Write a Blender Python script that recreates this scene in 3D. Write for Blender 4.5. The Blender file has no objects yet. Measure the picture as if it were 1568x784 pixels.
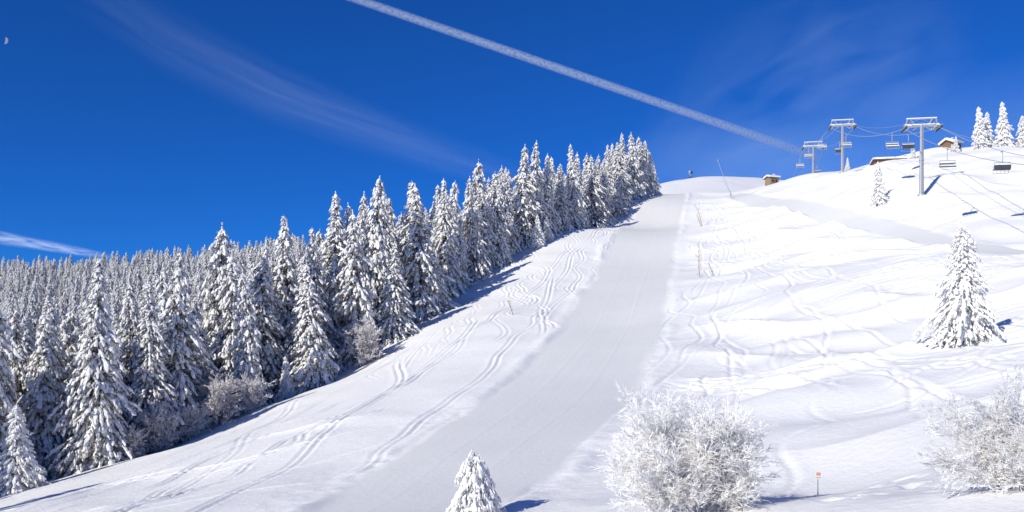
import bpy, math, random
import numpy as np
from mathutils import Vector, Matrix
scene = bpy.context.scene
R = math.radians

# ------------------------------------------------------------------ helpers
def link(o):
    scene.collection.objects.link(o); return o

def np_mesh(name, verts, tris_or_quads, mats=(), matidx=None, smooth=False):
    me = bpy.data.meshes.new(name)
    fl = tris_or_quads if isinstance(tris_or_quads, list) else [tris_or_quads]
    fl = [f for f in fl if len(f)]
    nl = sum(f.size for f in fl); nf = sum(len(f) for f in fl)
    me.vertices.add(len(verts)); me.vertices.foreach_set('co', np.asarray(verts, np.float32).ravel())
    me.loops.add(nl); me.loops.foreach_set('vertex_index', np.concatenate([f.ravel() for f in fl]).astype(np.int32))
    tot = np.concatenate([np.full(len(f), f.shape[1]) for f in fl]).astype(np.int32)
    start = np.concatenate([[0], np.cumsum(tot)[:-1]]).astype(np.int32)
    me.polygons.add(nf); me.polygons.foreach_set('loop_start', start)
    try: me.polygons.foreach_set('loop_total', tot)
    except Exception: pass
    for m in mats: me.materials.append(m)
    if matidx is not None: me.polygons.foreach_set('material_index', np.asarray(matidx, np.int32))
    me.polygons.foreach_set('use_smooth', np.full(nf, smooth))
    me.update(calc_edges=True); me.validate()
    return me

class MB:
    def __init__(s): s.v=[]; s.f=[]; s.m=[]
    def box(s, c, size, mi=0, rot=None):
        b=len(s.v); hx,hy,hz=[k/2 for k in size]
        for z in (-hz,hz):
            for (x,y) in ((-hx,-hy),(hx,-hy),(hx,hy),(-hx,hy)):
                p=Vector((x,y,z))
                if rot is not None: p=rot@p
                s.v.append(tuple(p+Vector(c)))
        for f in ((3,2,1,0),(4,5,6,7),(0,1,5,4),(1,2,6,5),(2,3,7,6),(3,0,4,7)):
            s.f.append([b+i for i in f]); s.m.append(mi)
    def tube(s, p0, p1, r0, r1=None, n=8, mi=0):
        if r1 is None: r1=r0
        p0=Vector(p0); p1=Vector(p1); d=(p1-p0).normalized()
        a=d.orthogonal().normalized(); c=d.cross(a); b=len(s.v)
        for p,r in ((p0,r0),(p1,r1)):
            for i in range(n):
                t=2*math.pi*i/n
                s.v.append(tuple(p+a*math.cos(t)*r+c*math.sin(t)*r))
        for i in range(n):
            j=(i+1)%n; s.f.append([b+i,b+j,b+n+j,b+n+i]); s.m.append(mi)
        s.f.append([b+i for i in range(n)][::-1]); s.m.append(mi)
        s.f.append([b+n+i for i in range(n)]); s.m.append(mi)
    def path(s, pts, r0, r1=None, n=6, mi=0):
        r1=r0 if r1 is None else r1; k=len(pts)-1
        for i in range(k):
            s.tube(pts[i],pts[i+1],r0+(r1-r0)*i/k,r0+(r1-r0)*(i+1)/k,n,mi)
    def poly(s, pts, mi=0):
        b=len(s.v); s.v+= [tuple(p) for p in pts]; s.f.append(list(range(b,b+len(pts)))); s.m.append(mi)
    def obj(s, name, mats, loc=(0,0,0), rz=0, smooth=False):
        me=bpy.data.meshes.new(name); me.from_pydata(s.v,[],s.f)
        for m in mats: me.materials.append(m)
        me.polygons.foreach_set('material_index', s.m)
        me.polygons.foreach_set('use_smooth',[smooth]*len(s.f)); me.update()
        o=bpy.data.objects.new(name,me); o.location=loc; o.rotation_euler=(0,0,rz); return link(o)

def vnoise(x, y, scale, seed):
    rs=np.random.RandomState(seed); T=rs.rand(256,256)
    x=x/scale+1000.37; y=y/scale+1000.71
    xi=np.floor(x).astype(int); yi=np.floor(y).astype(int)
    fx=x-xi; fy=y-yi
    fx=fx*fx*fx*(fx*(fx*6-15)+10); fy=fy*fy*fy*(fy*(fy*6-15)+10)
    a=T[xi%256,yi%256]; b=T[(xi+1)%256,yi%256]; c=T[xi%256,(yi+1)%256]; d=T[(xi+1)%256,(yi+1)%256]
    return (a*(1-fx)+b*fx)*(1-fy)+(c*(1-fx)+d*fx)*fy-0.5
def sstep(a,b,x):
    t=np.clip((x-a)/(b-a),0,1); return t*t*(3-2*t)

# ------------------------------------------------------------------ materials
def newmat(name):
    m=bpy.data.materials.new(name); m.use_nodes=True
    nt=m.node_tree; b=nt.nodes['Principled BSDF']; return m,nt,b
def simple(name,col,rough=0.6,metal=0.0,noise=0.0,scale=5.0):
    m,nt,b=newmat(name); b.inputs['Roughness'].default_value=rough; b.inputs['Metallic'].default_value=metal
    n=nt.nodes.new('ShaderNodeTexNoise'); n.inputs['Scale'].default_value=scale
    tc=nt.nodes.new('ShaderNodeTexCoord'); nt.links.new(tc.outputs['Object'],n.inputs['Vector'])
    mx=nt.nodes.new('ShaderNodeMix'); mx.data_type='RGBA'
    mx.inputs['A'].default_value=(*[c*(1-noise) for c in col],1); mx.inputs['B'].default_value=(*[min(1,c*(1+noise)) for c in col],1)
    nt.links.new(n.outputs['Fac'],mx.inputs['Factor']); nt.links.new(mx.outputs['Result'],b.inputs['Base Color'])
    return m
def tree_snow(name, thr, needle=(0.035,0.042,0.03)):
    m,nt,b=newmat(name); N=nt.nodes; L=nt.links
    g=N.new('ShaderNodeNewGeometry'); sp=N.new('ShaderNodeSeparateXYZ'); L.new(g.outputs['Normal'],sp.inputs[0])
    tc=N.new('ShaderNodeTexCoord')
    n=N.new('ShaderNodeTexNoise'); n.inputs['Scale'].default_value=2.2; n.inputs['Detail'].default_value=4
    L.new(tc.outputs['Object'],n.inputs['Vector'])
    a=N.new('ShaderNodeMath'); a.operation='MULTIPLY_ADD'; a.inputs[1].default_value=2.0
    L.new(n.outputs['Fac'],a.inputs[0]); L.new(sp.outputs['Z'],a.inputs[2])
    mr=N.new('ShaderNodeMapRange'); mr.inputs['From Min'].default_value=thr; mr.inputs['From Max'].default_value=thr+0.35
    L.new(a.outputs[0],mr.inputs['Value'])
    mx=N.new('ShaderNodeMix'); mx.data_type='RGBA'; mx.inputs['A'].default_value=(*needle,1); mx.inputs['B'].default_value=(0.89,0.88,0.85,1)
    L.new(mr.outputs['Result'],mx.inputs['Factor']); L.new(mx.outputs['Result'],b.inputs['Base Color'])
    b.inputs['Roughness'].default_value=0.75; b.inputs['Specular IOR Level'].default_value=0.15
    return m
M_snowbranch=tree_snow('snow_on_branches',0.12,(0.12,0.11,0.095))
M_snowheavy=tree_snow('heavy_snow_on_branches',-0.3,(0.2,0.2,0.18))
def needle_mat(name,dark,frost,lo,hi,sc=3.0):
    m,nt,b=newmat(name); N=nt.nodes; L=nt.links
    tc=N.new('ShaderNodeTexCoord'); n=N.new('ShaderNodeTexNoise'); n.inputs['Scale'].default_value=sc; n.inputs['Detail'].default_value=5
    L.new(tc.outputs['Object'],n.inputs['Vector'])
    mr=N.new('ShaderNodeMapRange'); mr.inputs['From Min'].default_value=lo; mr.inputs['From Max'].default_value=hi
    L.new(n.outputs['Fac'],mr.inputs['Value'])
    mx=N.new('ShaderNodeMix'); mx.data_type='RGBA'; mx.inputs['A'].default_value=(*dark,1); mx.inputs['B'].default_value=(*frost,1)
    L.new(mr.outputs['Result'],mx.inputs['Factor']); L.new(mx.outputs['Result'],b.inputs['Base Color'])
    b.inputs['Roughness'].default_value=0.8; b.inputs['Specular IOR Level'].default_value=0.1
    return m
M_needle=needle_mat('spruce_needles',(0.045,0.04,0.033),(0.72,0.70,0.66),0.40,0.62)
M_needlew=needle_mat('frosted_needles',(0.35,0.34,0.32),(0.85,0.84,0.82),0.3,0.45)
M_bark=simple('bark',(0.09,0.065,0.05),0.9,0,0.4,8)
M_frost=needle_mat('hoar_frost_twigs',(0.66,0.62,0.57),(0.92,0.91,0.88),0.30,0.50)
M_frostbrown=needle_mat('frosted_brown_twigs',(0.42,0.37,0.34),(0.85,0.83,0.81),0.34,0.56)
M_steel=simple('galvanised_steel',(0.42,0.43,0.44),0.5,0.5,0.15)
M_dark=simple('dark_rubber_and_seat',(0.05,0.055,0.06),0.6,0,0.2)
M_snowcap=simple('snow_cap',(0.87,0.86,0.85),0.7,0,0.03)
M_wood=simple('weathered_wood',(0.20,0.12,0.07),0.85,0,0.4,3)
M_stone=simple('hut_stone',(0.27,0.20,0.13),0.9,0,0.4,4)
M_window=simple('window_glass',(0.02,0.025,0.03),0.1,0,0.1)
M_orange=simple('orange_paint',(0.55,0.17,0.05),0.6,0,0.15)
M_signred=simple('faded_orange_print',(0.65,0.33,0.22),0.6,0,0.15)
M_white=simple('white_paint',(0.78,0.78,0.76),0.5,0,0.05)
M_cable=simple('steel_cable',(0.40,0.42,0.45),0.5,0.2,0.1)
M_twig=simple('bare_wood_twig',(0.36,0.25,0.13),0.85,0,0.4,6)

# ------------------------------------------------------------------ terrain
C=np.array([
(54.2,300,59.2),(38.0,230,37.0),(26.7,180,22.0),(19.2,145,12.2),(14.1,120,5.5),(7.5,93,0),(4.3,80,-2.45),(.3,66,-4.5),(-2.7,55,-5.9),(-5.3,42,-7.2),
(-48,80,-12.2),(-43.6,90,-10.7),(-40,98,-9.7),(-35.9,108,-6.6),(-28.4,122,-3.4),(-19.4,138,4.2),(-10.6,165,13.9),(-2,187,22.9),(12.5,215,34.5),(35,260,49.7),(46,290,57.5),
(-13.4,95,-2.9),(-18.4,72,-6.6),(-24.4,66,-9.1),(-19.3,52,-8.9),(-39,65,-11.1),(-3.3,125,5.7),
(-70,100,-17),(-60,130,-16),(-120,200,-8),(-60,200,0),(-180,300,8),(-90,300,22),(0,300,42),(-300,500,43),(-204,500,49),(-100,480,55),(50,480,75),(-450,500,38),(-250,700,60),(-450,800,40),(-80,60,-20),(-150,100,-25),(-30,240,18),
(18.1,75,-2.3),(30.2,95,4.4),(41.4,130,13.9),(57.3,180,28.9),(55.6,230,40.5),(67.2,240,47.4),(79.8,262,55.9),(67.4,262,52.5),(93.4,262,58.5),(125,330,64),
(87.1,225,51.3),(73,170,33.8),(76.8,160,31.8),(94.3,200,48.7),(109.2,205,51.8),(123,205,52.5),(160,270,55),(105,270,58),(90,150,29.8),(69,115,15.4),(66.3,168,28.9),
(53.5,105,12.9),(32.2,61,2.1),(36,60,1.8),(28.4,72,.55),(25.2,42,-1.9),(16.6,42,-4.5),(11.8,30,-5.1),(15,25,-4.3),(5.6,34,-5.8),(8.3,50,-5.4),
(61,60,5),(120,100,18),(160,150,36),(200,60,15),(250,250,60),(40,20,-3),(0,5,-5.5),(-30,10,-8),(0,-60,-12),(-100,0,-20),(100,-60,-8),
(96.7,400,88.8),(76.4,390,85),(109.3,380,82.3),(69.2,340,70.2),(97,480,92),(250,450,80),(300,800,70),(0,800,80),(-300,-100,-40),(300,-100,0)],float)
def phi(r2): return 0.5*r2*np.log(r2+1e-9)
S=100.0
cx=C[:,0]/S; cy=C[:,1]/S; n=len(C)
K=phi((cx[:,None]-cx)**2+(cy[:,None]-cy)**2)+np.eye(n)*0.002
Pm=np.c_[np.ones(n),cx,cy]
A=np.block([[K,Pm],[Pm.T,np.zeros((3,3))]])
W=np.linalg.solve(A,np.r_[C[:,2],0,0,0])
pisteY=np.array([20,42,48,55,66,80,93,120,145,180,230,300,330]); 
pisteL=np.array([-14,-11.3,-10.2,-9.2,-6.6,-2.8,0.5,6.9,11.6,19,31.2,48.4,56])
pisteR=np.array([-7,-.5,1.8,4.2,7.8,12.0,15.2,21.4,26.6,34,45.3,61.5,70])
forY=np.array([-200,40,80,90,98,108,122,138,165,187,215,260,292,310,600])
forX=np.array([-90,-58,-50,-45,-41,-37,-30,-21,-12.5,-4,10.5,33,46,45,60])
roadY=np.array([60,100,115,168,200,240,270]); roadX=np.array([78,71,68,65.5,65.5,66.5,68])
def piste_mask(x,y):
    l=np.interp(y,pisteY,pisteL); r=np.interp(y,pisteY,pisteR)
    wv=vnoise(x,y,9,55)*1.2+vnoise(x,y,1.5,56)*0.4
    m=sstep(-0.7,0.7,x-l+wv)*sstep(-0.8,0.8,r-x+wv)*sstep(330,310,y)
    rx=np.interp(y,roadY,roadX)
    m2=sstep(3.4,2.2,np.abs(x-rx)+wv*.5)*sstep(90,110,y)*sstep(268,255,y)
    return m, m2
def tps(x,y):
    sh=x.shape; x=x.ravel()/S; y=y.ravel()/S; out=np.empty(len(x))
    for i in range(0,len(x),60000):
        a=x[i:i+60000]; b=y[i:i+60000]
        out[i:i+60000]=phi((a[:,None]-cx)**2+(b[:,None]-cy)**2)@W[:n]+W[n]+W[n+1]*a+W[n+2]*b
    return out.reshape(sh)
def ground(x,y):
    x=np.asarray(x,float); y=np.asarray(y,float)
    xc=np.clip(x,-480,330); yc=np.clip(y,-110,820)
    z=tps(xc,yc)
    d=np.hypot(x-xc,y-yc); z=z+( -60-z)*sstep(0,1500,d)
    pm,rm=piste_mask(x,y); g=np.maximum(pm,rm)
    r=np.interp(y,pisteY,pisteR)
    right=sstep(0,12,x-r)*sstep(300,190,y)
    wx=x+3*vnoise(x,y,10,31); wy=y+3*vnoise(x,y,10,32)
    ridge=0.5-np.abs(vnoise(wx+0.5*wy,wy*1.3,11,21))*2
    amp=(0.45+0.85*right)*(1-g*0.9)
    z=z+amp*(vnoise(x,y,16,1)*1.4+vnoise(wx+0.5*wy,wy,7,2)*0.7+vnoise(x,y,2.8,3)*0.04)+right*(1-g)*ridge*1.25
    return z-0.15*rm
def gz(x,y): return float(ground(np.array([x]),np.array([y]))[0])

# ski tracks rasterised (anti-aliased) on a ground-plane grid
rx0,rx1,ry0,ry1,res=-56,130,22,310,0.12
nx=int((rx1-rx0)/res); ny=int((ry1-ry0)/res)
ras=np.zeros((nx,ny),np.float32)
rs=np.random.RandomState(7)
def stamp(px,py,v):
    fx=(px-rx0)/res; fy=(py-ry0)/res
    i=np.floor(fx).astype(int); j=np.floor(fy).astype(int); a=fx-i; b=fy-j
    ok=(i>=0)&(i<nx-1)&(j>=0)&(j<ny-1)
    i,j,a,b=i[ok],j[ok],a[ok],b[ok]; v=(np.zeros(len(px))+v)[ok]
    for di,dj,w in ((0,0,(1-a)*(1-b)),(1,0,a*(1-b)),(0,1,(1-a)*b),(1,1,a*b)):
        np.add.at(ras,(i+di,j+dj),w*v)
def track(x,y,head,length,wig,wl,drift=0.0,depth=1.0,ph=None,irr=None):
    st=0.06; k=int(length/st); s=np.arange(k)*st
    ph=rs.rand()*6.28 if ph is None else ph
    irr=rs.rand(3) if irr is None else irr
    # turn rhythm that speeds up and slows down, with irregular amplitude
    phase=s/wl*6.28+1.6*np.sin(s/(wl*2.1)+irr[0]*6.28)
    am=wig*(0.75+0.6*np.sin(s/(wl*1.7)+irr[1]*6.28))
    h=head+am*np.sin(phase+ph)+0.4*wig*np.sin(s/wl*1.9+irr[2]*6.28)+drift*s
    fx=x+np.cumsum(np.cos(h))*st; fy=y+np.cumsum(np.sin(h))*st
    w=depth*np.clip(s/4,0,1)*np.clip((length-s)/4,0,1)*(0.85+0.3*np.sin(s/5+ph))
    stamp(fx,fy,w*0.5)
for i in range(66):
    y=48+205*rs.rand(); r=np.interp(y,pisteY,pisteR)
    x=rs.uniform(r+1,r+36)
    a=rs.choice([R(-8),R(-20),R(-32),R(-45),R(-60),R(212),R(4)],p=[.16,.22,.2,.16,.1,.08,.08])+rs.normal()*0.1
    wg=rs.uniform(.2,.5); wl=rs.uniform(18,50); dr=rs.normal()*0.005; ph=rs.rand()*6.28; ln=rs.uniform(25,80); ir=rs.rand(3)
    for k in range(rs.randint(1,5)):
        track(x+rs.normal()*1.8,y+rs.normal()*1.8,a+rs.normal()*.06,ln*rs.uniform(.5,1.1),wg,wl*rs.uniform(.9,1.1),dr,rs.uniform(.35,1.1),ph+rs.normal()*.25,ir+rs.normal(size=3)*.03)
for i in range(38):
    y=rs.uniform(85,270); r=np.interp(y,pisteY,pisteR)
    track(rs.uniform(r+1.5,r+18),y,R(-102)+rs.normal()*.13,rs.uniform(30,110),rs.uniform(.2,.6),rs.uniform(10,28),0,rs.uniform(.4,1.1))
for i in range(26):
    y=rs.uniform(95,292); l=np.interp(y,pisteY,pisteL); f=np.interp(y,forY,forX)
    x=l-1.5-rs.rand()*(l-f)*0.8
    dx=np.interp(y-25,pisteY,pisteL)-l; ph=rs.rand()*6; wg=rs.uniform(.12,.55); wl=rs.uniform(10,34); ln=rs.uniform(40,120); a=math.atan2(-25,dx)+rs.normal()*.12; dp=rs.uniform(.35,1.0); ir=rs.rand(3)
    for k in (0,1): track(x+k*.75,y,a,ln,wg,wl,0,dp,ph,ir)
for i in range(10):
    x=rs.uniform(-30,-9);y=rs.uniform(74,100);ph=rs.rand()*6;w_=rs.uniform(.25,.6);wl=rs.uniform(8,18);a=R(-114)+rs.normal()*.2; ir=rs.rand(3)
    for k in (0,1): track(x+k*.7,y,a,rs.uniform(35,60),w_,wl,0,1.25,ph,ir)
for i in range(6):
    track(rs.uniform(-14,-8),rs.uniform(46,74),R(205)+rs.normal()*.2,rs.uniform(20,40),.15,25,0,.8)
for i in range(420):
    x=rs.uniform(7,26); y=rs.uniform(27,48)
    if vnoise(np.array([x]),np.array([y]),5,77)[0]>-0.05: stamp(np.array([x,x+.15,x]),np.array([y,y,y+.15]),1.3)
def blur(a,sig):
    k=int(max(1,round(sig/res*2.6))); w=np.exp(-0.5*((np.arange(-k,k+1)*res)/sig)**2); w/=w.sum()
    for ax in (0,1):
        o=np.zeros_like(a)
        for t,ww in zip(range(-k,k+1),w): o+=np.float32(ww)*np.roll(a,t,ax)
        a=o
    return a
T1=blur(ras,0.17); T2=blur(ras,0.42)
trk=-(T1*0.9)+T2*1.15
trk=0.30*np.tanh(trk/0.30)
def sample_trk(x,y):
    fx=np.clip((x-rx0)/res-0.5,0,nx-2); fy=np.clip((y-ry0)/res-0.5,0,ny-2)
    i=fx.astype(int); j=fy.astype(int); a=fx-i; b=fy-j
    v=(trk[i,j]*(1-a)+trk[i+1,j]*a)*(1-b)+(trk[i,j+1]*(1-a)+trk[i+1,j+1]*a)*b
    ins=(x>rx0+1)&(x<rx1-1)&(y>ry0+1)&(y<ry1-1)
    return v*ins
def geo(a,b,first,g=1.12):
    out=[a]; st=first; s=1 if b>a else -1
    while (out[-1]-b)*s<0: out.append(out[-1]+s*st); st*=g
    return np.array(out[1:])
xs=np.concatenate([geo(-56,-6000,1.0)[::-1],np.arange(-56,64,.15),np.arange(64,130,.35),geo(130,6000,1.0)])
ys=np.concatenate([geo(22,-4000,.6)[::-1],np.arange(22,120,.15),np.arange(120,310,.24),geo(310,8000,1.5,1.08)])
X,Y=np.meshgrid(xs,ys,indexing='ij')
Z=ground(X,Y); pm,rm=piste_mask(X,Y); g=np.maximum(pm,rm)
Z+=sample_trk(X,Y)*(1-g*0.97)
Lx=np.interp(Y,pisteY,pisteL); Rx=np.interp(Y,pisteY,pisteR)
ew=vnoise(X*0,Y,9,88)*1.2
Z+=0.24*np.exp(-((X-Lx+1.1+ew)/0.9)**2)*(Y<300)*(Y>25)*np.clip(0.7+1.6*vnoise(X,Y,7,9),0,2)
Z+=0.16*np.exp(-((X-Rx-1.2+ew)/0.8)**2)*(Y<300)*(Y>25)*np.clip(0.6+1.6*vnoise(X,Y,6,10),0,2)
Fp=(X-Lx)/np.maximum(Rx-Lx,1)
seam=np.exp(-((Fp-.34)/.012)**2)+np.exp(-((Fp-.67)/.012)**2)
streak=vnoise(Fp*14,Y/16,1,61)+.5*vnoise(Fp*45,Y/9,1,62)
Z+=pm*(0.018*seam+0.014*streak)
chop=(np.exp(-np.clip(Lx-X,0,99)/3.0)*(X<Lx)+0.8*np.exp(-np.clip(X-Rx,0,99)/3)*(X>Rx))*np.clip(.5+2*vnoise(X,Y,8,91),0,1)
Z+=(0.02+0.10*chop)*(vnoise(X,Y,1.1,14)+.6*vnoise(X,Y,.55,15))*(1-g)*(Y<315)*(Y>15)
a,b=X.shape
idx=np.arange(a*b).reshape(a,b)
Q=np.stack([idx[:-1,:-1],idx[1:,:-1],idx[1:,1:],idx[:-1,1:]],-1).reshape(-1,4)
m,nt,bs=newmat('snow_ground'); N=nt.nodes; L=nt.links
at=N.new('ShaderNodeAttribute'); at.attribute_name='groomed'
mx=N.new('ShaderNodeMix'); mx.data_type='RGBA'; mx.inputs['A'].default_value=(0.91,0.90,0.875,1); mx.inputs['B'].default_value=(0.80,0.795,0.77,1)
L.new(at.outputs['Fac'],mx.inputs['Factor'])
tc=N.new('ShaderNodeTexCoord')
nb=N.new('ShaderNodeTexNoise'); nb.inputs['Scale'].default_value=0.15; nb.inputs['Detail'].default_value=6; L.new(tc.outputs['Object'],nb.inputs['Vector'])
mr=N.new('ShaderNodeMapRange'); mr.inputs['To Min'].default_value=0.94; mr.inputs['To Max'].default_value=1.03; L.new(nb.outputs['Fac'],mr.inputs['Value'])
vm=N.new('ShaderNodeVectorMath'); vm.operation='SCALE'; L.new(mx.outputs['Result'],vm.inputs[0]); L.new(mr.outputs['Result'],vm.inputs['Scale'])
L.new(vm.outputs[0],bs.inputs['Base Color'])
n1=N.new('ShaderNodeTexNoise'); n1.inputs['Scale'].default_value=2.6; n1.inputs['Detail'].default_value=8; n1.inputs['Roughness'].default_value=0.62; L.new(tc.outputs['Object'],n1.inputs['Vector'])
ms=N.new('ShaderNodeMapRange'); ms.inputs['To Min'].default_value=0.085; ms.inputs['To Max'].default_value=0.045; L.new(at.outputs['Fac'],ms.inputs['Value'])
bp=N.new('ShaderNodeBump'); bp.inputs['Strength'].default_value=0.8; L.new(ms.outputs['Result'],bp.inputs['Distance']); L.new(n1.outputs['Fac'],bp.inputs['Height'])
L.new(bp.outputs['Normal'],bs.inputs['Normal'])
bs.inputs['Roughness'].default_value=0.6; bs.inputs['Specular IOR Level'].default_value=0.2
me=np_mesh('snow_slope_terrain',np.stack([X,Y,Z],-1).reshape(-1,3),Q,[m],smooth=True)
att=me.attributes.new('groomed','FLOAT','POINT'); att.data.foreach_set('value',(np.clip(g,0,1)*(1-pm*0.15*np.abs(streak))+rm*.25).astype(np.float32).ravel())
link(bpy.data.objects.new('snow_slope_terrain',me))

# ------------------------------------------------------------------ trees
t=(1+5**.5)/2
ICO=np.array([(-1,t,0),(1,t,0),(-1,-t,0),(1,-t,0),(0,-1,t),(0,1,t),(0,-1,-t),(0,1,-t),(t,0,-1),(t,0,1),(-t,0,-1),(-t,0,1)],float); ICO/=np.linalg.norm(ICO[0])
ICF=np.array([(0,11,5),(0,5,1),(0,1,7),(0,7,10),(0,10,11),(1,5,9),(5,11,4),(11,10,2),(10,7,6),(7,1,8),(3,9,4),(3,4,2),(3,2,6),(3,6,8),(3,8,9),(4,9,5),(2,4,11),(6,2,10),(8,6,7),(9,8,1)])
def spruce(name,seed,H,Rb,whorls,nb,cs,snowmat,needmat,taper=0.9,droop=0.55,snowp=0.85,needles=6,bare=0.04,minr=0.0,vary=.25,lean=0.0,top=.985,bend=0.0):
    r=np.random.RandomState(seed)
    cen=[];tan=[];siz=[];inner=[]
    lop=r.rand()*6.28; bph=r.rand()*6.28
    axis=lambda u:(lean*u*H+bend*math.sin(u*3+bph)*u, bend*math.cos(u*2.3+bph)*u)
    bulge=r.rand()*6.28
    for w in range(whorls):
        u=bare+(top-bare)*((w+0.5+r.normal()*.25)/whorls); u=min(max(u,.01),top)
        h=u*H; prof=Rb*max((1-u)**taper,minr*min(1,(1-u)*8))*(1 if u>.12 else .85+u)*(1+.12*math.sin(u*11+bulge)*vary*3)
        n_=max(4,int(nb*(0.45+0.55*(1-u))+r.rand()))
        off=r.rand()*6.28; ax_,ay_=axis(u)
        gap=1+vary*(r.rand()*1.6-1)
        for k in range(n_):
            az=off+6.283*k/n_+r.normal()*0.25
            ln=prof*gap*(1+vary*r.normal())*(1+0.18*math.cos(az-lop))+0.12; ln=min(max(ln,.15),prof*1.55+.15)
            d=droop*r.uniform(.6,1.4); nc=max(2,int(ln/(cs*0.72)))
            for c in range(nc):
                tt=(c+0.7+0.3*r.rand())/nc
                for side in ((0,) if tt<0.4 else (-1,0,1)):
                    if side and r.rand()<0.35: continue
                    rad=ln*tt*(1-0.10*abs(side)); sa=az+side*0.30*(0.6+0.5*r.rand())
                    z=h+0.10*ln*tt-d*ln*tt**1.7*0.9-abs(side)*cs*0.25+r.normal()*0.08*cs
                    cen.append((rad*math.cos(sa)+ax_,rad*math.sin(sa)+ay_,z))
                    sl=-(0.1-d*1.5*tt**.7)
                    v=np.array([math.cos(sa+side*.5),math.sin(sa+side*.5),-max(0.2,sl)*1.35]); tan.append(v/np.linalg.norm(v))
                    siz.append(cs*(0.55+0.7*r.rand()**1.5)*(0.55+0.45*(1-u)**.5)*(0.8 if side else 1)); inner.append(tt)
    if top>.97:
        for q in np.linspace(0.93,1.0,5):
            a2,b2=axis(q); cen.append((a2,b2,q*H)); tan.append(np.array([.05,.05,1.])/1.002); siz.append(cs*.42*(1.25-(q-.93)*8)); inner.append(1)
    cen=np.array(cen);tan=np.array(tan);siz=np.array(siz);inner=np.array(inner);n_=len(cen)
    up=np.array([0,0,1.]); sd=np.cross(tan,up); sd/=np.linalg.norm(sd,axis=1,keepdims=True)+1e-9; nn=np.cross(sd,tan)
    sel=np.where((r.rand(n_)<snowp)&(inner>0.33))[0]
    jit=1+0.30*r.normal(size=(len(sel),12,1))*0.9
    P=ICO[None]*jit
    s=siz[sel][:,None,None]
    V=cen[sel][:,None]+nn[sel][:,None]*siz[sel][:,None,None]*0.15+ (P[...,0:1]*tan[sel][:,None]*1.08+P[...,1:2]*sd[sel][:,None]*0.44+P[...,2:3]*nn[sel][:,None]*0.34)*s
    F=(ICF[None]+(np.arange(len(sel))*12)[:,None,None]).reshape(-1,3)
    V=V.reshape(-1,3); nv=len(V)
    m_=n_*needles
    ci=np.repeat(np.arange(n_),needles); ss=siz[ci]*np.where(inner[ci]<.4,1.5,1.0)
    base=cen[ci]+r.normal(size=(m_,3))*ss[:,None]*0.3
    dr=tan[ci]*r.uniform(.2,1.0,(m_,1))+sd[ci]*r.normal(size=(m_,1))*0.7+np.array([0,0,-1.])*r.uniform(.2,1.1,(m_,1))
    dr/=np.linalg.norm(dr,axis=1,keepdims=True)
    wd=np.cross(dr,r.normal(size=(m_,3))); wd/=np.linalg.norm(wd,axis=1,keepdims=True)+1e-9
    ln=ss*r.uniform(.6,1.35,m_); 
    V2=np.stack([base-wd*(ss*.14)[:,None],base+wd*(ss*.14)[:,None],base+dr*ln[:,None]],1).reshape(-1,3)
    F2=np.arange(m_*3).reshape(-1,3)+nv
    k=8; rings=8; tv=[];tf=[]
    for i in range(rings):
        q=i/(rings-1); a2,b2=axis(q)
        for j in range(k): 
            rr=(H*0.016*(1-q)+0.02); tv.append((rr*math.cos(j*6.283/k)+a2,rr*math.sin(j*6.283/k)+b2,-0.6+q*(H*.97*min(1,top+.015)+.6)))
    o3=nv+len(V2)
    for i in range(rings-1):
        for j in range(k):
            j2=(j+1)%k; A_=o3+i*k+j;B_=o3+i*k+j2;C_=B_+k;D_=A_+k; tf+= [(A_,B_,C_),(A_,C_,D_)]
    VV=np.concatenate([V,V2,np.array(tv)]); FF=np.concatenate([F,F2,np.array(tf)])
    mi=np.concatenate([np.zeros(len(F)),np.ones(len(F2)),np.full(len(tf),2)])
    return np_mesh(name,VV,FF,[snowmat,needmat,M_bark],mi)
big=[spruce('spruce_mesh',11+i,20.0,rb,wh,9,0.56,M_snowbranch,M_needle,tp,dr,sp,7,.04,0,vr,0,.985,bd) for i,(rb,tp,dr,sp,vr,wh,bd) in enumerate([(3.7,.85,.8,.92,.28,44,.3),(3.0,.75,.95,.88,.42,38,.5),(4.1,.95,.75,.94,.33,44,.3),(2.8,.65,1.15,.88,.42,40,.6),(3.5,.9,.85,.94,.32,42,.3),(3.3,.62,1.0,.88,.40,36,.6),(3.9,.8,.9,.9,.45,34,.5),(2.5,.6,1.3,.9,.38,40,.8)])]
NB=len(big)
small=[spruce('young_spruce_mesh',31+i,8.0,rb,30,9,0.36,M_snowheavy,M_needlew,.8,.6,.95,4,0.02) for i,rb in enumerate([2.05,1.7,1.5])]
lone=spruce('lone_spruce_mesh',41,8.0,2.3,36,10,0.29,M_snowheavy,M_needlew,.70,.85,.95,5,0.015,0,.34,0,.985,.2)
stump=spruce('buried_spruce_mesh',45,3.4,.98,20,9,0.25,M_snowheavy,M_needlew,.28,1.7,.97,5,0.02,0.85,.35,.05,.93)

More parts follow.
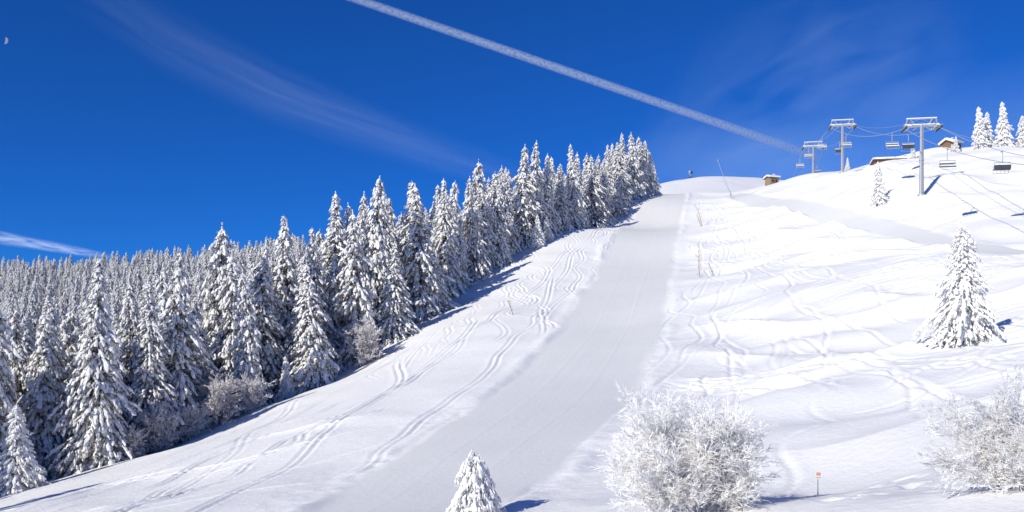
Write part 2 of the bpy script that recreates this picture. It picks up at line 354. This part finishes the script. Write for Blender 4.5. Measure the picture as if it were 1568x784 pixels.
rt=random.Random(3)
def put(me,x,y,h,base_h,name='snowy_spruce_tree',wide=1.0,z=None):
    o=bpy.data.objects.new(name,me); s=h/base_h
    o.location=(x,y,(gz(x,y) if z is None else z)-0.15); o.scale=(s*wide,s*wide,s); o.rotation_euler=(rt.gauss(0,.018),rt.gauss(0,.018),rt.random()*6.28)
    return link(o)
edge=[(-43.6,90,22),(-52.3,100,20),(-42,100,20),(-46.5,97,21),(-40.5,118,28),(-41.5,112,18),(-34.8,110,18.5),(-28.4,122,18),(-33.7,130,27),(-36.6,128,22),(-28.4,138,28),(-24.5,134,23.5),(-21.6,142,27.5),(-19.4,138,16),(-16.5,150,24),(-15,152,15.5),(-13.1,165,23),(-10.1,168,15.5),(-8,178,21.5),(-3.4,186,20.5),(2.4,198,24),(5.6,205,24),(8.9,208,20.5),(15.2,218,21.5),(21.8,235,19.5),(25,240,17),(31.4,255,20),(38.1,268,21),(44.1,280,18.5),(48,289,12),(34,264,18),(28,248,17),(12,214,17),(-6,183,18),(-31,126,20),(-50,91,18),
(-38,116,23),(-31,133,24),(-26,141,25),(-22,150,25),(-18,155,25),(-12,172,22),(-1,194,20),(18,228,19),(41,274,20),(35,270,22),(-46,108,22),(-57,98,21),(-36.5,123,24),(-26,146,27)]
for i,(x,y,h) in enumerate(edge):
    put(big[(i*5+i//4)%NB],x,y,h,20.0,wide=rt.uniform(.88,1.3)*(20/h)**0.3)
for (x,y,h,k) in [(-46,79,8.3,0),(6.1,195,7.5,1),(8.3,200,5.8,0),(-51,84,7,1),(-31,117,6,2)]:
    put(small[k],x,y,h,8.0)
taken=[(x,y) for x,y,h in edge]
r=np.random.RandomState(5)
cell={}
def ok(x,y,d):
    k=(int(x//8),int(y//8))
    for a_ in (-1,0,1):
        for b_ in (-1,0,1):
            for (p,q) in cell.get((k[0]+a_,k[1]+b_),()):
                if (p-x)**2+(q-y)**2<d*d: return False
    cell.setdefault(k,[]).append((x,y)); return True
for x,y in taken: ok(x,y,0)
cand=[]
for i in range(60000):
    y=15+ (r.rand()**.8)*720
    fx=np.interp(y,forY,forX); x=fx-3-r.rand()*(60+y*.9)
    if x<-y*0.75-60: continue
    d=4.2 if y<230 else 6.2
    if y>310 and x>-0.1*y: continue
    if ok(x,y,d): cand.append((x,y))
cx_=np.array([c[0] for c in cand]); cy_=np.array([c[1] for c in cand]); cz_=ground(cx_,cy_)
hh=r.uniform(12,24.5,len(cand))*np.where(cy_>190,.86,1.0)
mep=bpy.data.meshes.new('distant_spruce_forest'); mep.from_pydata([(x,y,z-.2) for x,y,z in zip(cx_,cy_,cz_)],[],[])
for nm,ty,val in (('tscale','FLOAT',hh/20),('tidx','INT',r.randint(0,NB,len(cand)))):
    at=mep.attributes.new(nm,ty,'POINT'); at.data.foreach_set('value',val.astype(np.float32 if ty=='FLOAT' else np.int32))
at=mep.attributes.new('trot','FLOAT_VECTOR','POINT'); at.data.foreach_set('vector',np.c_[r.normal(size=len(cand))*.025,r.normal(size=len(cand))*.025,r.rand(len(cand))*6.28].astype(np.float32).ravel())
src=bpy.data.collections.new('spruce_sources')
for i,mm in enumerate(big): src.objects.link(bpy.data.objects.new('spruce_source',mm))
ng=bpy.data.node_groups.new('forest_scatter','GeometryNodeTree')
ng.interface.new_socket('Geometry',in_out='INPUT',socket_type='NodeSocketGeometry'); ng.interface.new_socket('Geometry',in_out='OUTPUT',socket_type='NodeSocketGeometry')
gi=ng.nodes.new('NodeGroupInput'); go=ng.nodes.new('NodeGroupOutput'); ci=ng.nodes.new('GeometryNodeCollectionInfo'); ip=ng.nodes.new('GeometryNodeInstanceOnPoints')
ci.inputs['Collection'].default_value=src; ci.inputs['Separate Children'].default_value=True; ci.inputs['Reset Children'].default_value=True
ng.links.new(gi.outputs[0],ip.inputs['Points']); ng.links.new(ci.outputs[0],ip.inputs['Instance']); ip.inputs['Pick Instance'].default_value=True
for nm,ty,sock in (('tscale','FLOAT','Scale'),('tidx','INT','Instance Index'),('trot','FLOAT_VECTOR','Rotation')):
    na=ng.nodes.new('GeometryNodeInputNamedAttribute'); na.data_type=ty; na.inputs['Name'].default_value=nm
    ng.links.new([o for o in na.outputs if o.enabled][0],ip.inputs[sock])
ng.links.new(ip.outputs[0],go.inputs[0])
fo=link(bpy.data.objects.new('distant_spruce_forest',mep)); md=fo.modifiers.new('scatter','NODES'); md.node_group=ng
put(lone,33.8,64.2,8.6,8.0,z=min(2.9,gz(33.8,64.2)+.6) if gz(33.8,64.2)<2.9 else None)
put(small[1],70.8,165,8.6,8.0,wide=.85)
for x,y,h,k in [(108.5,198,11.5,2),(112.5,202,9.5,1),(115,200,11.2,2),(121,202,8,0),(88.5,225,3.6,1),(104,200,5,1),(92.5,197,3.8,0),(106.5,196,4.5,0),(110,195,3.5,1),(102,198,3,0)]:
    put(small[k],x,y,h,8.0,wide=.9)
o=put(stump,-1.85,38,3.55,3.4); o.rotation_euler=(0,0,0.2)

# ------------------------------------------------------------------ frosted shrubs
def shrub(name,seed,w,h,mat,stems=16,thick=0.035,maxlev=4,nsub=(1,2,2)):
    r=random.Random(seed); V=[];F=[]
    def seg(p0,p1,r0,r1):
        d=(p1-p0).normalized(); a=d.orthogonal().normalized(); c=d.cross(a); b=len(V)
        for p,q in ((p0,r0),(p1,r1)):
            for i in range(3):
                t_=2.094*i; V.append(tuple(p+(a*math.cos(t_)+c*math.sin(t_))*q))
        for i in range(3):
            j=(i+1)%3; F.append((b+i,b+j,b+3+j,b+3+i))
    def grow(p,d,ln,rad,lev):
        n_=(5,4,4,3,2)[lev]; q=p; dd=d.copy()
        for i in range(n_):
            dd=(dd+Vector((r.gauss(0,.13),r.gauss(0,.13),r.gauss(0,.10)+(.04 if lev<2 else 0)))).normalized()
            nq=q+dd*ln/n_; r0=rad*(1-.5*i/n_)*r.uniform(.8,1.4); seg(q,nq,r0,r0*.75); q=nq
            if lev<maxlev:
                for k in range(r.choice(nsub) if lev>0 else 3):
                    s=(dd+Vector((r.gauss(0,.5),r.gauss(0,.5),r.gauss(0.05,.4)))).normalized()
                    grow(q,s,ln*r.uniform(.40,.58),max(rad*.6,thick*.42),lev+1)
    for i in range(stems):
        a_=i*2.399+r.random(); tl=((i+.5)/stems)**.6
        d=Vector((math.cos(a_)*tl*w/h*.62,math.sin(a_)*tl*w/h*.62,1)).normalized()
        grow(Vector((math.cos(a_)*.25*tl*w/4,math.sin(a_)*.25*tl*w/4,-.2)),d,h*r.uniform(.54,.82)*(1-.12*tl),thick,0)
    V=np.array(V)
    return np_mesh(name,V,np.array(F),[mat])
bushA=shrub('frosted_shrub_mesh',1,7.4,4.0,M_frost,stems=14,thick=.019)
bushB=shrub('frosted_shrub_mesh_b',2,6.5,3.2,M_frost,stems=12,thick=.019)
bushC=shrub('brown_shrub_mesh',3,3.0,3.6,M_frostbrown,stems=5,thick=.06,nsub=(1,1,2))
def putb(me,x,y,s,name='frosted_shrub',rz=0):
    o=bpy.data.objects.new(name,me); o.location=(x,y,gz(x,y)-.1); o.scale=(s,s,s); o.rotation_euler=(0,0,rz); link(o)
putb(bushA,6.0,29.5,.95); putb(bushB,14.0,23.9,.80,rz=1)
for x,y,s,rz in [(-35.5,104,1.7,0),(-33,107,1.3,1),(-39.5,96,1.4,2),(-22,127,1.8,3),(-41.0,91,1.0,4),(25,236,1.5,5),(17,217,1.1,1),(-37.5,100,1.1,5)]:
    putb(bushC,x,y,s,'frosted_deciduous_shrub',rz)

# ------------------------------------------------------------------ ski lift
line=[(61,62),(76.8,160),(85.2,220),(94.6,268),(108,325)]
tops=[17.5,45.3,62.3,69.2,69]
def pylon(x,y,topz,dirv):
    z=gz(x,y); H=max(5,topz-z); b=MB()
    b.tube((0,0,-.6),(0,0,.35),.75,.75,12,0)
    b.tube((0,0,.35),(0,0,H*.5),.42,.36,14,0); b.tube((0,0,H*.5),(0,0,H),.36,.28,14,0)
    b.tube((0,0,H*.5-.1),(0,0,H*.5+.1),.45,.45,14,0)
    b.box((0,0,H-.35),(6.4,.42,.4),0); b.box((0,0,H-.08),(6.0,.5,.16),2)
    for s in (-1,1):
        b.box((s*1.1,0,H-.8),(1.6,.14,.14),0,Matrix.Rotation(s*.55,3,'Y'))
        b.box((s*3.1,0,H-.65),(.12,3.6,.22),0); b.box((s*2.78,0,H-.95),(.12,3.0,.08),0)
        for k in range(6):
            yy=-1.5+k*.6; b.tube((s*3.1-.09,yy,H-.95),(s*3.1+.09,yy,H-.95),.23,.23,10,1)
        b.box((s*2.5,0,H-.70),(.6,3.4,.05),0); b.box((s*2.5,0,H-.60),(.6,3.2,.16),2)
        for yy in (-1.6,-.5,.5,1.6): b.tube((s*2.2,yy,H-.7),(s*2.2,yy,H+.35),.035,.035,5,0)
        b.tube((s*2.2,-1.6,H+.35),(s*2.2,1.6,H+.35),.035,.035,5,0)
        b.tube((s*1.2,0,H-.2),(s*1.9,0,H+.95),.07,.07,6,0); b.tube((s*2.9,0,H-.2),(s*2.5,0,H+.95),.07,.07,6,0)
    b.box((0,0,H+.98),(5.4,.16,.16),0); b.box((0,0,H+1.12),(5.4,.26,.14),2)
    for k in range(int(H/.5)): b.box((0,-.5,.8+k*.5),(.4,.04,.04),0)
    for s in (-1,1): b.box((s*.2,-.5,H*.5),(.04,.04,H-.8),0)
    ang=math.atan2(dirv[0],dirv[1])
    b.obj('ski_lift_pylon',[M_steel,M_dark,M_snowcap],(x,y,z),-ang)
    return z
ropeL=[];ropeR=[]
for i,((x,y),tz) in enumerate(zip(line,tops)):
    p=line[max(0,i-1)]; q=line[min(len(line)-1,i+1)]; d=Vector((q[0]-p[0],q[1]-p[1])).normalized()
    pylon(x,y,tz,d); nrm=Vector((d.y,-d.x))
    for s,l in ((-1,ropeL),(1,ropeR)): l.append(Vector((x+nrm.x*3.1*s,y+nrm.y*3.1*s,tz-.70)))
def ropept(l,i,t_):
    p=l[i].lerp(l[i+1],t_); sag=(l[i+1]-l[i]).length*(.042 if i==0 else .03); p.z-=4*sag*t_*(1-t_); return p
for l in (ropeL,ropeR):
    cb=MB()
    for i in range(len(l)-1):
        cb.path([ropept(l,i,k/14) for k in range(15)],.05,n=5)
    cb.obj('lift_cable',[M_cable])
cb=MB(); cl=[Vector((a_.x/2+b_.x/2,a_.y/2+b_.y/2,a_.z+1.7)) for a_,b_ in zip(ropeL,ropeR)]
for i in range(len(cl)-1): cb.path([ropept(cl,i,k/10) for k in range(11)],.03,n=4)
cb.obj('lift_signal_cable',[M_cable])
def chair(p,ang):
    b=MB()
    b.box((0,0,0),(.16,.6,.16),0); b.path([(0,0,0),(0,.28,-.5),(0,.3,-1.3),(0,.12,-1.75)],.055)
    b.tube((-1.15,.12,-1.75),(1.15,.12,-1.75),.05); 
    for s in (-1,1):
        b.path([(s*1.15,.12,-1.75),(s*1.15,.22,-2.1),(s*1.15,.2,-2.75),(s*1.15,-.35,-2.85)],.045)
        b.path([(s*1.12,.1,-2.3),(s*1.12,-.4,-2.3),(s*1.12,-.5,-3.3)],.03)
    b.box((0,-.08,-2.78),(2.4,.55,.12),1); b.box((0,.24,-2.42),(2.4,.09,.62),1,Matrix.Rotation(-.15,3,'X'))
    b.box((0,-.08,-2.62),(2.3,.5,.20),2); b.box((0,.24,-2.06),(2.3,.16,.12),2)
    b.tube((-1.1,-.5,-3.3),(1.1,-.5,-3.3),.04)
    for k in (-.55,0,.55): b.tube((k,-.4,-2.3),(k,-.5,-3.3),.025)
    b.tube((-1.1,-.4,-2.3),(1.1,-.4,-2.3),.035)
    b.obj('chairlift_chair',[M_steel,M_dark,M_snowcap],p,ang)
for l,sgn,tab in ((ropeL,0,{0:[.76],1:[.12,.72],2:[.25,.75],3:[.15]}),(ropeR,1,{0:[.71],1:[.30],2:[.45],3:[.3]})):
    for i,ts in tab.items():
        for t_ in ts:
            d=l[i+1]-l[i]
            chair(ropept(l,i,t_)-Vector((0,0,.05)),-math.atan2(d.x,d.y)+(math.pi if sgn else 0))

# ------------------------------------------------------------------ huts
def hut(name,x,y,w,d,h,rise,wall,rz,buried=0.3,snow=.45):
    b=MB(); z=gz(x,y)-buried
    b.box((0,0,h/2),(w,d,h),0)
    for s in (-1,1):
        X_=s*(w/2-.003); b.poly([(X_,-d/2,h),(X_,d/2,h),(X_,0,h+rise)],0)
        ln=math.hypot(d/2+.4,rise+.15); an=math.atan2(rise+.12,d/2+.4)
        rot=Matrix.Rotation(-s*an,3,'X')
        c=Vector((0,s*(d/2+.4)/2,h+rise/2+.05))
        b.box(c,(w+.9,ln,.14),1,rot); b.box(c+Vector((0,0,.12+snow/2)),(w+.8,ln*.98,snow),2,rot)
        b.box((s*w*.22,-d/2-.02,h*.55),(w*.18,.06,h*.3),3)
        b.box((s*w*.22,-d/2-.04,h*.55-h*.17),(w*.22,.10,.07),1)
    b.box((0,-d/2-.03,h*.42),(w*.16,.07,h*.62),1)
    b.box((w*.28,.2,h+rise+.4),(.45,.45,.9),0); b.box((w*.28,.2,h+rise+.95),(.6,.6,.2),2)
    b.obj(name,[wall,M_wood,M_snowcap,M_window],(x,y,z),rz)
hut('stone_hut',79.8,262,3.0,2.8,2.2,.4,M_stone,.3,.3,.45)
hut('wooden_chalet',107,208,3.2,3.2,1.3,.9,M_wood,.5,.5,.5)
hut('wooden_barn',91,203,9,5,1.2,.5,M_wood,-.15,1.5,.4)

# ------------------------------------------------------------------ snow lance, saplings, signs
b=MB(); b.tube((0,0,-.4),(0,0,1.6),.16,.14,8); b.path([(0,0,1.3),(-1.2,0,3.6),(-3.9,0,11)],.09,.06,6); b.box((-3.9,0,11.1),(.3,.22,.45),0); b.box((-.1,0,1.0),(.3,.3,.5),0)
b.tube((0,0,.9),(-.8,0,2.8),.05)
b.obj('snow_lance',[M_steel,M_orange],(64.2,250,gz(64.2,250)))
def sapling(x,y,h,seed):
    r=random.Random(seed); b=MB(); pts=[Vector((0,0,-.2))]; d=Vector((-.28,0,1))
    for i in range(5): pts.append(pts[-1]+d*h/5); d=d+Vector((r.gauss(-.05,.12),r.gauss(0,.1),0))
    b.path(pts,.09,.04,5)
    for i in range(2,6):
        for k in range(3):
            e=pts[i]+Vector((r.gauss(0,.35),r.gauss(0,.3),r.uniform(.1,.6)))*h*.22; b.tube(pts[i],e,.04,.018,4)
            b.tube(e,e+Vector((r.gauss(0,.3),r.gauss(0,.3),r.uniform(0,.5)))*h*.12,.014,.008,4)
    b.obj('bare_sapling',[M_twig],(x,y,gz(x,y)))
sapling(47.5,213,5.2,1); sapling(33.6,152,4.6,2); sapling(36,152,2.8,4); sapling(46.4,209,2.8,5)
sapling(0.2,133,2.2,6)
b=MB(); b.tube((0,0,-.3),(0,0,1.0),.025,.022,8); b.box((0,-.04,.86),(.34,.03,.34),1); b.box((0,-.058,.90),(.16,.004,.12),2); b.box((0,-.058,.76),(.22,.004,.03),2)
b.obj('trail_sign',[M_steel,M_white,M_signred],(11.9,33.2,gz(11.9,33.2)))
b=MB(); b.tube((0,0,-.3),(0,0,2.4),.1,.08,8); b.tube((0,-.9,2.6),(0,.5,2.6),.62,.5,14,0); b.tube((0,-.95,2.6),(0,-.9,2.6),.66,.66,14,1); b.box((0,0,.6),(1,1.4,.3),1); b.box((0,0,3.25),(.8,1.0,.2),2)
b.obj('snow_cannon',[M_steel,M_dark,M_snowcap],(81,388,gz(81,388)),.5)

# ------------------------------------------------------------------ clouds, contrail, moon
def ribbon(name,pts,widths,alpha,nscale,stretch,seed=0.0,lo=.35,hi=.75,col=(0.85,0.93,1.0),vp=1.3,up=.9):
    V=[];F=[];UV=[]
    n_=len(pts); K=8
    for i,p in enumerate(pts):
        p=Vector(p); tg=(Vector(pts[min(n_-1,i+1)])-Vector(pts[max(0,i-1)])).normalized()
        sd=tg.cross(p.normalized()).normalized()
        for k in range(K+1):
            V.append(tuple(p+sd*widths[i]*(k/K-.5))); UV.append((i/(n_-1),k/K))
    for i in range(n_-1):
        for k in range(K):
            a_=i*(K+1)+k; F.append((a_,a_+1,a_+K+2,a_+K+1))
    me=bpy.data.meshes.new(name); me.from_pydata(V,[],F); uv=me.uv_layers.new(name='UVMap')
    for l in me.loops: uv.data[l.index].uv=UV[l.vertex_index]
    m,nt,bs=newmat(name+'_vapour'); N=nt.nodes; L=nt.links; N.remove(bs); out=[x for x in N if x.type=='OUTPUT_MATERIAL'][0]
    df=N.new('ShaderNodeBsdfDiffuse'); df.inputs['Color'].default_value=(*col,1); tr=N.new('ShaderNodeBsdfTransparent'); ms=N.new('ShaderNodeMixShader')
    uvn=N.new('ShaderNodeUVMap'); sp=N.new('ShaderNodeSeparateXYZ'); L.new(uvn.outputs[0],sp.inputs[0])
    def mth(op,a_,b_=None,cl=False):
        x=N.new('ShaderNodeMath'); x.operation=op; x.use_clamp=cl
        for j,v in enumerate((a_,b_)):
            if v is None: continue
            if isinstance(v,(int,float)): x.inputs[j].default_value=v
            else: L.new(v,x.inputs[j])
        return x.outputs[0]
    def bell(s,pw):
        q=mth('MULTIPLY',mth('MULTIPLY',s,mth('SUBTRACT',1.0,s)),4.0); return mth('POWER',q,pw)
    mp=N.new('ShaderNodeMapping'); mp.inputs['Scale'].default_value=(stretch[0],stretch[1],1); mp.inputs['Location'].default_value=(seed,seed*1.7,0); L.new(uvn.outputs[0],mp.inputs['Vector'])
    no=N.new('ShaderNodeTexNoise'); no.inputs['Scale'].default_value=nscale; no.inputs['Detail'].default_value=5; no.inputs['Distortion'].default_value=.5; L.new(mp.outputs[0],no.inputs['Vector'])
    mr=N.new('ShaderNodeMapRange'); mr.inputs['From Min'].default_value=lo; mr.inputs['From Max'].default_value=hi; L.new(no.outputs['Fac'],mr.inputs['Value'])
    al=mth('MULTIPLY',mth('MULTIPLY',bell(sp.outputs['Y'],vp),bell(sp.outputs['X'],up)),mth('MULTIPLY',mr.outputs[0],alpha),True)
    L.new(al,ms.inputs[0]); L.new(tr.outputs[0],ms.inputs[1]); L.new(df.outputs[0],ms.inputs[2]); L.new(ms.outputs[0],out.inputs['Surface'])
    me.materials.append(m); return link(bpy.data.objects.new(name,me))
def lerp3(a_,b_,n_): return [Vector(a_).lerp(Vector(b_),i/(n_-1)) for i in range(n_)]
ribbon('contrail',lerp3((-2300,3300,2000),(3000,8250,2000),30),[34+i*1.9 for i in range(30)],.85,5,(50,.8),1.0,.0,.55,vp=.8,up=.45)
def sky(u,v,d=9000): return (u*d,d,v*d)
ribbon('sky_haze',[sky(*p) for p in [(-.52,.46),(-.40,.38),(-.28,.32),(-.16,.275),(-.06,.24),(.04,.215)]],[800,750,680,560,450,300],.10,2.0,(1.5,3),2.0,.2,.9,vp=1.8)
ribbon('sky_haze',[sky(*p) for p in [(-.75,.175),(-.60,.150),(-.53,.138),(-.46,.125)]],[200,160,120,80],.6,3,(3,1.5),4.0,.2,.8)
ribbon('sky_haze',[sky(*p) for p in [(.16,.20),(.28,.28),(.40,.34),(.55,.40)]],[1800,2400,2400,1800],.12,1.7,(2,3.5),6.0,.35,.85,vp=1.5,col=(.75,.93,1))
ribbon('sky_haze',[sky(*p,8800) for p in [(.10,.215),(.25,.225),(.40,.235),(.60,.26),(.85,.28)]],[900,1400,1700,1900,1500],.16,1.2,(2,1.5),9.0,.1,.8,vp=1.5,up=.6,col=(.7,.93,1))  # sky haze over the right ridge, painted as a pale ribbon
u0,v0=(7-784)/1307,(560-62)/1307; D=15000; c=Vector(sky(u0,v0,D)); rr=62
ax=Vector((1,0,0)); az_=Vector((0,0,1)); k=20; a0=R(-10); V=[]
for i in range(k+1):
    a_=a0-math.pi/2+math.pi*i/k
    V.append(tuple(c+(ax*math.cos(a_)+az_*math.sin(a_))*rr)); 
for i in range(k+1):
    a_=a0+math.pi/2-math.pi*i/k; q=ax*math.cos(a0)+az_*math.sin(a0); w_=ax*(-math.sin(a0))+az_*math.cos(a0)
    V.append(tuple(c+w_*math.sin(a_-a0)*rr+q*0.15*math.cos(a_-a0)*rr))
me=bpy.data.meshes.new('moon'); me.from_pydata(V,[],[list(range(len(V)))]); me.materials.append(simple('moon_rock',(0.25,0.30,0.42),.9,0,.3,.02)); link(bpy.data.objects.new('moon',me))  # lit half only: the moon's phase is cut into the mesh shape

# ------------------------------------------------------------------ light, sky, camera
el=R(28.5); azt=R(44)
d=Vector((math.sin(azt)*math.cos(el),math.cos(azt)*math.cos(el),-math.sin(el)))
sun=bpy.data.lights.new('sun','SUN'); sun.energy=4.4; sun.angle=R(.5); sun.color=(1,.955,.85)
so=link(bpy.data.objects.new('sun',sun)); so.rotation_euler=d.to_track_quat('-Z','Y').to_euler()
w=bpy.data.worlds.new('World'); scene.world=w; w.use_nodes=True; nt=w.node_tree; bg=nt.nodes['Background']
st=nt.nodes.new('ShaderNodeTexSky'); st.sky_type='NISHITA'; st.sun_disc=False; st.sun_elevation=el; st.sun_rotation=math.pi+azt
st.altitude=2500; st.air_density=1.0; st.dust_density=0.3; st.ozone_density=4.0
tint=nt.nodes.new('ShaderNodeMix'); tint.data_type='RGBA'; tint.blend_type='MULTIPLY'; tint.inputs['Factor'].default_value=1; tint.inputs['B'].default_value=(0.08,0.43,1.0,1)
nt.links.new(st.outputs[0],tint.inputs['A']); nt.links.new(tint.outputs['Result'],bg.inputs['Color']); bg.inputs['Strength'].default_value=0.115
cam=bpy.data.cameras.new('camera'); cam.lens=30.0; cam.sensor_width=36; cam.shift_y=0.1071; cam.clip_end=40000; cam.clip_start=.1
co=link(bpy.data.objects.new('camera',cam)); co.location=(0,0,0); co.rotation_euler=(R(90),0,0); scene.camera=co
scene.view_settings.view_transform='Standard'; scene.view_settings.look='None'; scene.view_settings.exposure=0
